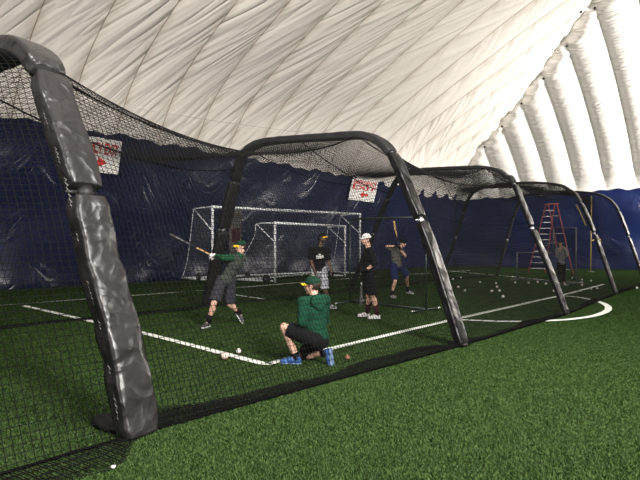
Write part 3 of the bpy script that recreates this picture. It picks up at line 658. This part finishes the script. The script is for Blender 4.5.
for (x, y) in spots:
    g = G(x, y); r = .042
    if first is None: first = ball(x, y, r, 'ball', GL, 'baseballs scattered in the cage'); f0 = Vector(first.location); continue
    c = first.copy(); COL.objects.link(c); c.location = (g.x, g.y, 0)
    for ch in first.children:
        d = ch.copy(); COL.objects.link(d); d.parent = c; d.matrix_parent_inverse = ch.matrix_parent_inverse.copy()
        for e in ch.children: h = e.copy(); COL.objects.link(h); h.parent = d; h.matrix_parent_inverse = e.matrix_parent_inverse.copy()
bm = bmesh.new(); g = G(113, 470, .02); ell(bm, g, (.016,.011,.012)); ell(bm, g+Vector((.01,.005,.004)), (.008,.008,.008))
tag(from_bm('paper_scrap', bm, M['sole']), 'tiny white scrap on the turf in front of the cage', 'scrap')
#PEOPLE
# ------------------------------------------------------------------ people
Z3 = Vector((0,0,1))
def hand(bm, wr, d, n, curl, thumb=1, ex=0.0):
    """palm, four unequal fingers bent by curl at each knuckle, thumb leaving the side of the palm"""
    d = d.normalized(); n = (n-d*n.dot(d)).normalized(); s = d.cross(n)*thumb
    R = Matrix((s, d, n)).transposed(); ell(bm, wr+d*.045, (.038+ex,.052+ex,.017+ex), R); cap(bm, wr-d*.02, wr+d*.03, .026+ex, .026+ex, 10)
    for i, L in enumerate((.070,.078,.073,.058)):
        p = wr+d*.078+s*(.028-.0187*i); a = 0
        cap(bm, wr+d*.04+s*(.022-.015*i), p, .010+ex, .0095+ex, 8)
        for k, fr in enumerate((.45,.31,.26)):
            a += curl*(.8 if k == 0 else 1); q = p+(d*math.cos(a)+n*math.sin(a))*(L*fr*1.05)
            cap(bm, p, q, .0093-.0008*k+ex, .0088-.0008*k+ex, 8); p = q
    p = wr+d*.022+s*.026; dr = (d*.62+s*.62+n*.35).normalized()
    for k, L in enumerate((.038,.030,.024)):
        q = p+dr*L; cap(bm, p, q, .012-.0012*k+ex, .011-.0012*k+ex, 8); p = q; dr = (dr+n*curl*.5-s*curl*.35).normalized()
def head_frame(f, tilt):
    f = f.normalized(); up = (Z3+tilt); up = (up-f*up.dot(f)).normalized(); s = f.cross(up).normalized(); return s, f, up, Matrix((s, f, up)).transposed()
def cut(bm, co, no):
    g = bmesh.ops.bisect_plane(bm, geom=bm.verts[:]+bm.edges[:]+bm.faces[:], plane_co=co, plane_no=no, clear_outer=True)
    ed = [e for e in g['geom_cut'] if isinstance(e, bmesh.types.BMEdge)]
    if ed: bmesh.ops.edgeloop_fill(bm, edges=ed)
def brim(bm, c, s, f, up, L=.085, w=.078, droop=.25):
    rows = []
    for i in range(7):
        u = i/6; row = []
        for j in range(-6, 7):
            v = j/6; x = w*v; y = (.088*math.sqrt(max(0, 1-(v*.86)**2)))*(1)+L*u*math.sqrt(max(0,1-v*v*.80)); z = -.022*v*v-droop*L*u*u
            row.append((x, y, z))
        rows.append(row)
    lay = []
    for t in (.004, -.004): lay.append([[bm.verts.new(c+s*x+f*y+up*(z+t)) for x, y, z in r] for r in rows])
    for k, G_ in enumerate(lay):
        for i in range(6):
            for j in range(12):
                q = (G_[i][j], G_[i+1][j], G_[i+1][j+1], G_[i][j+1]); bm.faces.new(q if k else q[::-1])
    e = [(0,j) for j in range(13)]+[(i,12) for i in range(1,7)]+[(6,j) for j in range(11,-1,-1)]+[(i,0) for i in range(5,0,-1)]
    for a, b in zip(e, e[1:]+e[:1]): bm.faces.new((lay[0][a[0]][a[1]], lay[0][b[0]][b[1]], lay[1][b[0]][b[1]], lay[1][a[0]][a[1]]))
def make_person(label, J, f, hf, htilt, skin, cfg):
    root = thing('person', label, 'person', J['root'])
    S, H = (J['shA']+J['shB'])/2, (J['hipA']+J['hipB'])/2; up = (S-H).normalized()
    side = (J['shB']-J['shA']); side = (side-up*side.dot(up)).normalized(); fw = up.cross(side); fw = -fw if fw.dot(f) < 0 else fw
    R = Matrix((side, fw, up)).transposed(); hs = (J['hipB']-J['hipA']); hs = (hs-Z3*hs.z*.5).normalized()
    tl = (S-H).length; vox = cfg.get('vox', .009)
    s, hfw, hu, HR = head_frame(hf, htilt); hc = J['head']
    def torso(bm, e):
        ell(bm, H+up*.03, (.155+e,.108+e,.13+e), R); ell(bm, H+up*tl*.40, (.142+e,.10+e,.16+e), R); ell(bm, H+up*tl*.74, (.168+e,.115+e,.17+e), R)
        for k in 'AB': cap(bm, S-up*.03, J['sh'+k], .075+e, .058+e, 12)
    bm = bmesh.new(); torso(bm, 0)
    cap(bm, S-up*.02-fw*.01, hc-hu*.07-hfw*.015, .062, .052, 12)
    ell(bm, hc+hu*.03-hfw*.008, (.076,.096,.088), HR, 3); ell(bm, hc-hu*.03+hfw*.02, (.062,.073,.084), HR, 3); ell(bm, hc-hu*.088+hfw*.058, (.032,.026,.024), HR)
    ell(bm, hc-hu*.018+hfw*.098, (.014,.020,.026), HR); ell(bm, hc+hu*.022+hfw*.08, (.05,.016,.012), HR); ell(bm, hc-hu*.058+hfw*.084, (.024,.012,.014), HR)
    for g in (-1, 1): ell(bm, hc-hu*.012+s*.076*g-hfw*.012, (.011,.022,.033), HR)
    for k in 'AB':
        cap(bm, J['sh'+k], J['el'+k], .052, .041, 12); cap(bm, J['el'+k], J['wr'+k], .042, .028, 12)
        ell(bm, J['el'+k].lerp(J['wr'+k], .28), (.045,.045,.05))
        hd, hn, cu, th = J['hand'+k]; hand(bm, J['wr'+k], hd, hn, cu, th)
        cap(bm, J['hip'+k], J['kn'+k], .086, .056, 14); cap(bm, J['kn'+k], J['an'+k], .056, .038, 14)
        sh_ = (J['an'+k]-J['kn'+k]); bk = -f-sh_*(-f).dot(sh_)/sh_.length_squared; bk = bk.normalized() if bk.length > .05 else Vector((0,0,0))
        c = J['kn'+k].lerp(J['an'+k], .30)+bk*.014; x, y, dd = basis(sh_); ell(bm, c, (.056,.056,.115), Matrix((x,y,dd)).transposed())
        fd, fn = J['foot'+k]; cap(bm, J['an'+k], J['an'+k]-fn*.045+fd*.13, .034, .026, 10)
    body = child(link('body', remesh(bm, vox, 3), M[skin]), root)
    def put(name, bm, m, v=.011, sm=3, par=root): return (child if par is root else sub)(link(name, remesh(bm, v, sm), M[m]), par)
    for g in (-1, 1):
        e = bmesh.new(); c = hc+hu*.002+s*.031*g+hfw*.083; ell(e, c, (.014,.009,.009), HR); eo = part('eye', e, M['eye_white'], root)
        e = bmesh.new(); ell(e, c+hfw*.006, (.006,.005,.006), HR); subpart('iris', e, M['iris'], eo)
    e = bmesh.new(); ell(e, hc-hu*.058+hfw*.093, (.022,.006,.007), HR); part('mouth', e, M['lip'], root)
    # hair, beard, cap
    e = bmesh.new(); ell(e, hc+hu*.025-hfw*.014, (.083,.099,.094), HR, 3); cut(e, hc+hfw*.02+hu*.0, (hfw-hu*.55).normalized()); cut(e, hc-hu*.062, -hu)
    if cfg.get('hair'): part('hair', e, M[cfg['hair']], root)
    else: e.free()
    if cfg.get('beard'):
        e = bmesh.new(); ell(e, hc-hu*.075+hfw*.032, (.060,.062,.048), HR, 3); cut(e, hc-hu*.040, hu); part('beard', e, M['beard'], root)
    cm, bmn, bf = cfg['cap'][:3]; e = bmesh.new(); cc = hc+hu*.034-hfw*.006
    ell(e, cc, (.086,.106,.092), HR, 3); cut(e, cc-hu*.006, -hu); cap_o = part('cap', e, M[cm], root)
    if bmn:
        e = bmesh.new(); bs = bf.cross(hu).normalized(); b2 = hu.cross(bs).normalized()
        if b2.dot(bf) < 0: b2 = -b2
        brim(e, cc+hu*.0+b2*.006, bs, b2, hu, *cfg['cap'][3:]); subpart('brim', e, M[bmn], cap_o)
        e = bmesh.new(); ell(e, cc+hu*.092, (.009,.009,.005), HR); subpart('button', e, M[bmn], cap_o)
    # top
    t = cfg['top']; e = bmesh.new(); torso(e, .018); hem = t.get('hem', .02)
    cone(e, H+up*.16, H-up*hem, .155, .16, 20) if t.get('loose') else ell(e, H-up*(hem-.06), (.172,.126,.09), R)
    cap(e, S-up*.03, S+up*.035, .075, .066, 14)
    ks = t.get('sleeve', 1.0)
    def sleeves(e, add=.0):
        for k in 'AB':
            if ks <= .6: q = J['sh'+k].lerp(J['el'+k], ks/.5); ell(e, J['sh'+k], (.075+add,)*3); cone(e, J['sh'+k], q, .073+add, .076+add, 16)
            else:
                q = J['el'+k].lerp(J['wr'+k], (ks-.5)/.5); cap(e, J['sh'+k], J['el'+k], .070+add, .058+add, 14); ell(e, J['el'+k], (.058+add,)*3); cone(e, J['el'+k], q, .058+add, .042+add, 14)
    if t.get('vest'):
        put(t['name'], e, t['vest']); e = bmesh.new(); sleeves(e); so = put('sleeves', e, t['mat'])
        e = bmesh.new(); cap(e, S-up*.02, S+up*.04, .085, .075, 14); put('collar', e, t['mat'])
    else: sleeves(e); so = put(t['name'], e, t['mat'])
    if t.get('hood'):
        e = bmesh.new(); c = S-fw*.115+up*.0; ell(e, c, (.13,.05,.10), R); ell(e, S-fw*.05+up*.045, (.10,.07,.035), R); ell(e, c-up*.06-fw*.012, (.07,.035,.07), R); put('hood', e, t['mat'], .01, 2, so)
    if t.get('emblem'):
        ec = H+up*tl*.66+fw*.150+side*t.get('edx', 0)
        e = bmesh.new()
        for dx, dz, w_, h_, an in ((-.075,.0,.016,.07,.25),(-.05,-.005,.05,.016,.0),(-.03,.0,.016,.075,-.2),(0,.012,.018,.075,.0),(.0,.05,.05,.02,.0),(.03,.0,.016,.075,.2),(.05,-.005,.05,.016,.0),(.075,.0,.016,.07,-.25),(-.01,-.045,.15,.014,.0)):
            RR = R @ Matrix.Rotation(an, 3, 'Y'); box(e, ec+side*dx+up*dz-fw*.1*(dx*dx)/.03, (w_,.05,h_), RR)
        part('emblem', e, M['white_cloth'], root, False)
    # shorts or trousers
    b = cfg['bottom']; e = bmesh.new(); ell(e, H+up*.03, (.172,.126,.13), R); ell(e, H-up*.04, (.165,.125,.11), R); kq = b.get('len', .9)
    for k in 'AB':
        hp, kn, an = J['hip'+k], J['kn'+k], J['an'+k]; r2 = b.get('flare', .098)
        ell(e, hp, (.108,)*3)
        if kq <= 1: cone(e, hp, hp.lerp(kn, kq), .104, r2, 18)
        else: cap(e, hp, kn, .104, .08, 16); cone(e, kn, kn.lerp(an, kq-1), .08, .07, 16)
    put(b['name'], e, b['mat'], .011, 2)
    # socks and shoes
    for k in 'AB':
        an, kn = J['an'+k], J['kn'+k]; fd, fn = J['foot'+k]; sd = fd.cross(fn)
        if cfg.get('sock'):
            e = bmesh.new(); q = an.lerp(kn, cfg.get('sockh', .4)); cone(e, an-(kn-an)*.05, q, .045, .058 if cfg.get('sockh', .4) > .3 else .048, 14); part('sock', e, M[cfg['sock']], root)
        FR_ = Matrix((sd, fd, fn)).transposed(); hp = an-fn*.085-fd*.065; e = bmesh.new()
        ell(e, hp+fd*.055+fn*.05, (.040,.055,.05), FR_); ell(e, hp+fd*.13+fn*.052, (.044,.085,.045), FR_); ell(e, hp+fd*.215+fn*.04, (.048,.068,.034), FR_); cone(e, hp+fd*.06+fn*.05, an+fn*.015-fd*.005, .042, .046, 14)
        cut(e, hp+fn*.018, -fn) if False else None
        so_ = put('shoe', e, cfg['shoe'], .009, 2)
        e = bmesh.new()
        for q, w_, l_ in ((.05,.042,.055),(.12,.040,.085),(.21,.050,.075)): ell(e, hp+fd*q+fn*.013, (w_,l_,.016), FR_)
        put('sole', e, cfg.get('sole', 'sole'), .008, 2, so_)
    for g in cfg.get('gloves', ''):
        e = bmesh.new(); hd, hn, cu, th = J['hand'+g]; hand(e, J['wr'+g], hd, hn, cu, th, .005); cone(e, J['wr'+g]-hd.normalized()*.04, J['wr'+g]+hd.normalized()*.02, .036, .036, 12); put('glove', e, cfg['glove_mat'], .008, 2)
    return root
def flat(g, d, h=.088):                              # ankle above ground point with the foot flat, pointing along d
    d = Vector((d[0], d[1], 0)).normalized(); return g+Z3*h, (d, Z3.copy())
def tip(d, n):
    d = Vector(d).normalized(); n = Vector(n); n = (n-d*n.dot(d)).normalized(); return (d, n)
def joints(Z, **k): return {a: P(x, y, Z+dz) for a, (x, y, dz) in k.items()}
def bat(label, a, d, m1, m2, L=.84):
    d = d.normalized(); root = thing('baseball_bat', label, 'bat', a); pr = [(0,.02),(.004,.026),(.014,.026),(.024,.0145),(.3,.0145),(.45,.0195),(.58,.028),(.68,.0325),(.8,.033),(.832,.027),(.84,.012)]
    bm = bmesh.new(); lathe(bm, a, d, [p for p in pr if p[0] <= .3], 16); part('handle', bm, M[m1], root)
    bm = bmesh.new(); lathe(bm, a, d, [p for p in pr if p[0] >= .3], 16); part('barrel', bm, M[m2], root); return root
# kneeling man
J = joints(6.28, shA=(302.5,302,-.10), shB=(325,300,.10), hipA=(314,340,-.09), hipB=(320,338,.08), head=(312.5,285.5,.02), elA=(301.5,322,-.12), wrA=(309,329,.06), elB=(325,321,.24), wrB=(313,326,.34),
           knA=(284,327,0), knB=(303,354.5,.30), anB=(326.5,353,.0))
J['anA'], J['footA'] = flat(G(296.5,364.6), (-1,.12)); J['footB'] = tip((.10,-.1,-1), (-.75,.6,.1))
J['handA'] = (Vector((.4,.9,-.1)), Vector((0,0,-1)), .35, 1); J['handB'] = (Vector((-.9,.2,-.2)), Vector((0,0,-1)), .35, -1); J['root'] = G(312,365)
make_person('person kneeling on one knee in a green hoodie, black shorts and blue shoes', J, Vector((-.65,.76,0)), Vector((-.93,.36,-.02)), Vector((-.05,0,0)), 'skin',
    dict(vox=.007, hair='hair', cap=('dk_green','yellow_cloth',Vector((-.93,.36,.12)),.075,.078,.1), top=dict(name='hoodie', mat='green_knit', sleeve=.96, hem=.04, hood=True), bottom=dict(name='shorts', mat='black_cloth', len=.86, flare=.10), sock='black_cloth', sockh=.16, shoe='blue_shoe', sole='blue_sole'))
# swinging batter
J = joints(9.4, shA=(233.5,258,-.16), shB=(243,258,.10), hipA=(221.5,280,-.05), hipB=(231,280,.05), head=(241,246.5,0), elA=(222.5,257.5,-.36), wrA=(215,255.5,-.2), elB=(230,261.5,-.02), wrB=(216.5,257,-.10),
           knA=(214,303,-.24), knB=(229,304,.12), anB=(240.5,313.5,.42))
J['anA'], J['footA'] = flat(G(208,327.3), (-.3,-.95)); J['footB'] = tip((.5,-.45,-.62), (.55,.1,.6))
a, b_ = P(211.5,255.2,9.22), P(178,238.5,9.05); bd = (b_-a).normalized(); pn = Vector((0,-.3,-1))
for k in 'AB': J['hand'+k] = ((a+bd*(.05 if k == 'A' else .13)-J['wr'+k]), Vector((-.2,.5,-.8)), 1.15, 1)
J['root'] = G(225,325)
make_person('person swinging a bat, in grey vest over green sleeves with a yellow-brimmed cap', J, Vector((-.7,-.7,0)), Vector((-.86,-.5,-.05)), Vector((.08,0,0)), 'skin',
    dict(hair='hair', cap=('dk_green','yellow_cloth',Vector((-.86,-.5,-.1)),.08,.078,.25), top=dict(name='vest', mat='green_sleeve', vest='gray_vest', sleeve=.93, hem=.06), bottom=dict(name='shorts', mat='charcoal', len=.92, flare=.118), sock='black_cloth', sockh=.42, shoe='dark_shoe', gloves='AB', glove_mat='white_cloth'))
bat('bat swung level toward the left by the batter in green sleeves', a-bd*-.0, bd, 'bat_wood', 'bat_dark')
# coach
J = joints(12.2, shA=(311.8,249.5,.03), shB=(326.8,249.5,-.03), hipA=(315,270,0), hipB=(322.8,270,-.02), head=(322.3,237.8,-.02), elA=(311.5,262,-.03), wrA=(315,271.5,-.16), elB=(328.8,262,-.05), wrB=(331,271.5,-.12),
           knA=(316,288,-.03), knB=(325,289,-.05))
J['anA'], J['footA'] = flat(G(317,309), (-.2,-.95)); J['anB'], J['footB'] = flat(G(329.5,308.5), (.72,-.5))
J['handA'] = (Vector((.2,-.3,-.9)), Vector((1,.2,.2)), .5, 1); J['handB'] = (Vector((.2,-.2,-.9)), Vector((-1,0,0)), .4, -1); J['root'] = G(322,309)
make_person('person standing in a black T-shirt with white emblem and plaid shorts, hands low', J, Vector((.25,-.95,0)), Vector((.80,-.6,-.02)), Vector((0,0,0)), 'skin_dark',
    dict(beard=True, hair='beard', cap=('black_cloth','yellow_cloth',Vector((.80,-.6,.0)),.08,.078,.2), top=dict(name='t_shirt', mat='black_cloth', sleeve=.42, hem=.07, emblem=True, edx=.04), bottom=dict(name='shorts', mat='plaid', len=1.0, flare=.105), sock='gray_cloth', sockh=.14, shoe='gray_shoe'))
# white-capped player leaning on a bat
J = joints(10.3, shA=(370.5,250.5,-.19), shB=(367,250.5,.17), hipA=(369.3,273,-.1), hipB=(367.8,273,.09), head=(366.3,239.3,-.02), elA=(375,263,-.25), wrA=(366.5,270,-.26), elB=(366,263.5,.22), wrB=(364.5,270.5,.04),
           knA=(372.6,294.5,-.1), knB=(368.6,293.5,.10))
J['anA'], J['footA'] = flat(G(377.5,319), (-.97,-.2)); J['anB'], J['footB'] = flat(G(367.5,317), (-.97,-.05))
bt = P(361.6,270.5,10.06); bb = G(361,318, .02)
J['handA'] = ((bt-J['wrA'])+Vector((0,0,.0)), Vector((0,.4,-1)), .9, -1); J['handB'] = ((bt-J['wrB'])+Vector((0,0,.02)), Vector((0,-.3,-1)), .8, 1); J['root'] = G(370,318.5)
make_person('person in white cap and black clothes standing with both hands on an upright bat', J, Vector((-.95,-.2,0)), Vector((-.97,-.22,-.06)), Vector((0,0,0)), 'skin',
    dict(hair='hair', cap=('white_cloth','white_cloth',Vector((-.97,-.22,-.05)),.05,.07,.3), top=dict(name='long_shirt', mat='black_cloth', sleeve=.72, hem=.12), bottom=dict(name='shorts', mat='black_cloth', len=1.0, flare=.115), sock='maroon', sockh=.5, shoe='white_shoe', gloves='AB', glove_mat='black_cloth'))
bat('grey metal bat standing on its end under the hands of the white-capped player', bt+Vector((0,0,.03)), bb-bt, 'bat_dark', 'bat_gray', .84)
# waiting batter behind the screen
J = joints(15.0, shA=(391.3,249.5,-.05), shB=(400.8,250,.06), hipA=(393.5,266,-.08), hipB=(400,266,.08), head=(402.8,243.3,-.06), elA=(386.8,246.3,-.1), wrA=(395.5,246.3,-.28), elB=(405.3,256,-.12), wrB=(399.6,248.8,-.34),
           knA=(395,281.5,-.28), knB=(406.8,275.5,.28))
J['anA'], J['footA'] = flat(G(391.5,297.8), (.45,-.85)); J['anB'], J['footB'] = flat(G(407.8,293.8), (.7,-.6))
ba, bb = P(398.9,247.3,14.62), P(394.6,225.5,14.85); bd = (bb-ba).normalized()
J['handA'] = (ba+bd*.10-J['wrA'], Vector((.2,-1,.0)), 1.1, 1); J['handB'] = (ba+bd*.03-J['wrB'], Vector((-.4,-.9,0)), 1.1, -1); J['root'] = G(400,296)
make_person('person in grey T-shirt and blue shorts holding a bat up in batting stance', J, Vector((.35,-.93,0)), Vector((.72,-.65,-.05)), Vector((.05,0,0)), 'skin',
    dict(hair='hair', cap=('black_cloth','black_cloth',Vector((.72,-.65,-.05)),.07,.075,.25), top=dict(name='t_shirt', mat='gray_cloth', sleeve=.42, hem=.06), bottom=dict(name='shorts', mat='blue_cloth', len=.92, flare=.108), sock='black_cloth', sockh=.36, shoe='gray_shoe', gloves='AB', glove_mat='black_cloth'))
bat('light wooden bat held upright by the waiting batter in grey T-shirt', ba, bd, 'bat_dark', 'bat_wood')
# person by the ladder
J = joints(20.3, shA=(557.2,249,-.02), shB=(565.6,249,.02), hipA=(559.2,264,0), hipB=(563.4,264,.02), head=(560.4,242.8,-.03), elA=(556.8,256.3,-.1), wrA=(560,251,-.28), elB=(566.6,255.8,-.12), wrB=(564.6,249.3,-.3),
           knA=(559.4,274.5,-.03), knB=(563.6,274.5,0))
J['anA'], J['footA'] = flat(G(559.2,285.2), (-.3,-.9)); J['anB'], J['footB'] = flat(G(564,285.2), (.3,-.9))
J['handA'] = (Vector((.3,-.3,.9)), Vector((.6,.6,0)), .5, 1); J['handB'] = (Vector((-.3,-.3,.9)), Vector((-.6,.6,0)), .5, -1); J['root'] = G(561.5,285.5)
make_person('person in grey sweatshirt and dark trousers standing near the red ladder, hands raised', J, Vector((.1,-1,0)), Vector((-.3,-.9,-.02)), Vector((0,0,0)), 'skin',
    dict(vox=.011, hair='hair', cap=('charcoal','charcoal',Vector((-.3,-.9,0)),.06,.075,.2), top=dict(name='sweatshirt', mat='gray_sweat', sleeve=.97, hem=.05), bottom=dict(name='trousers', mat='black_cloth', len=1.93), sock=None, shoe='dark_shoe'))
#PEOPLE_END
# ------------------------------------------------------------------ light
def area(name, loc, target, size, power, col=(1,.95,.91), spread=180):
    l = bpy.data.lights.new(name, 'AREA'); l.shape = 'DISK'; l.size = size; l.energy = power; l.color = col; l.spread = math.radians(spread)
    o = bpy.data.objects.new(name, l); COL.objects.link(o); o.location = loc
    o.rotation_euler = (Vector(target)-Vector(loc)).to_track_quat('-Z', 'Y').to_euler(); return o
area('dome_uplight', W(7, 31, 5), W(1.0, 18, 12), 1.6, 11500, spread=125)
area('dome_uplight', W(46, 20, 6), W(11, 5, 11.5), 1.6, 1000, spread=80)
area('dome_uplight', W(40, 27, 6), W(36, 6, 12), 2.5, 4000)
area('dome_uplight', W(58, 24, 6), W(46, 6, 12), 2.5, 2200)
area('hanging_light', W(37, 23, 8), W(36.5, 21.5, 0), 3, 1300)
w = bpy.data.worlds.new('world'); SC.world = w; w.use_nodes = True
w.node_tree.nodes['Background'].inputs[0].default_value = (1,.96,.9,1); w.node_tree.nodes['Background'].inputs[1].default_value = .10
# ------------------------------------------------------------------ camera
cam = bpy.data.cameras.new('camera'); co = bpy.data.objects.new('camera', cam); COL.objects.link(co)
co.location = (0,0,CH); co.rotation_euler = (math.radians(90),0,0); cam.sensor_width = 36; cam.lens = F/640*36; cam.shift_y = (HY-240)/640; cam.clip_end = 300
SC.camera = co
SC.view_settings.view_transform = 'Standard'; SC.view_settings.look = 'None'; SC.view_settings.gamma = 1; SC.view_settings.use_curve_mapping = False
SC.view_settings.exposure = 0.0
SC.cycles.transparent_max_bounces = 16
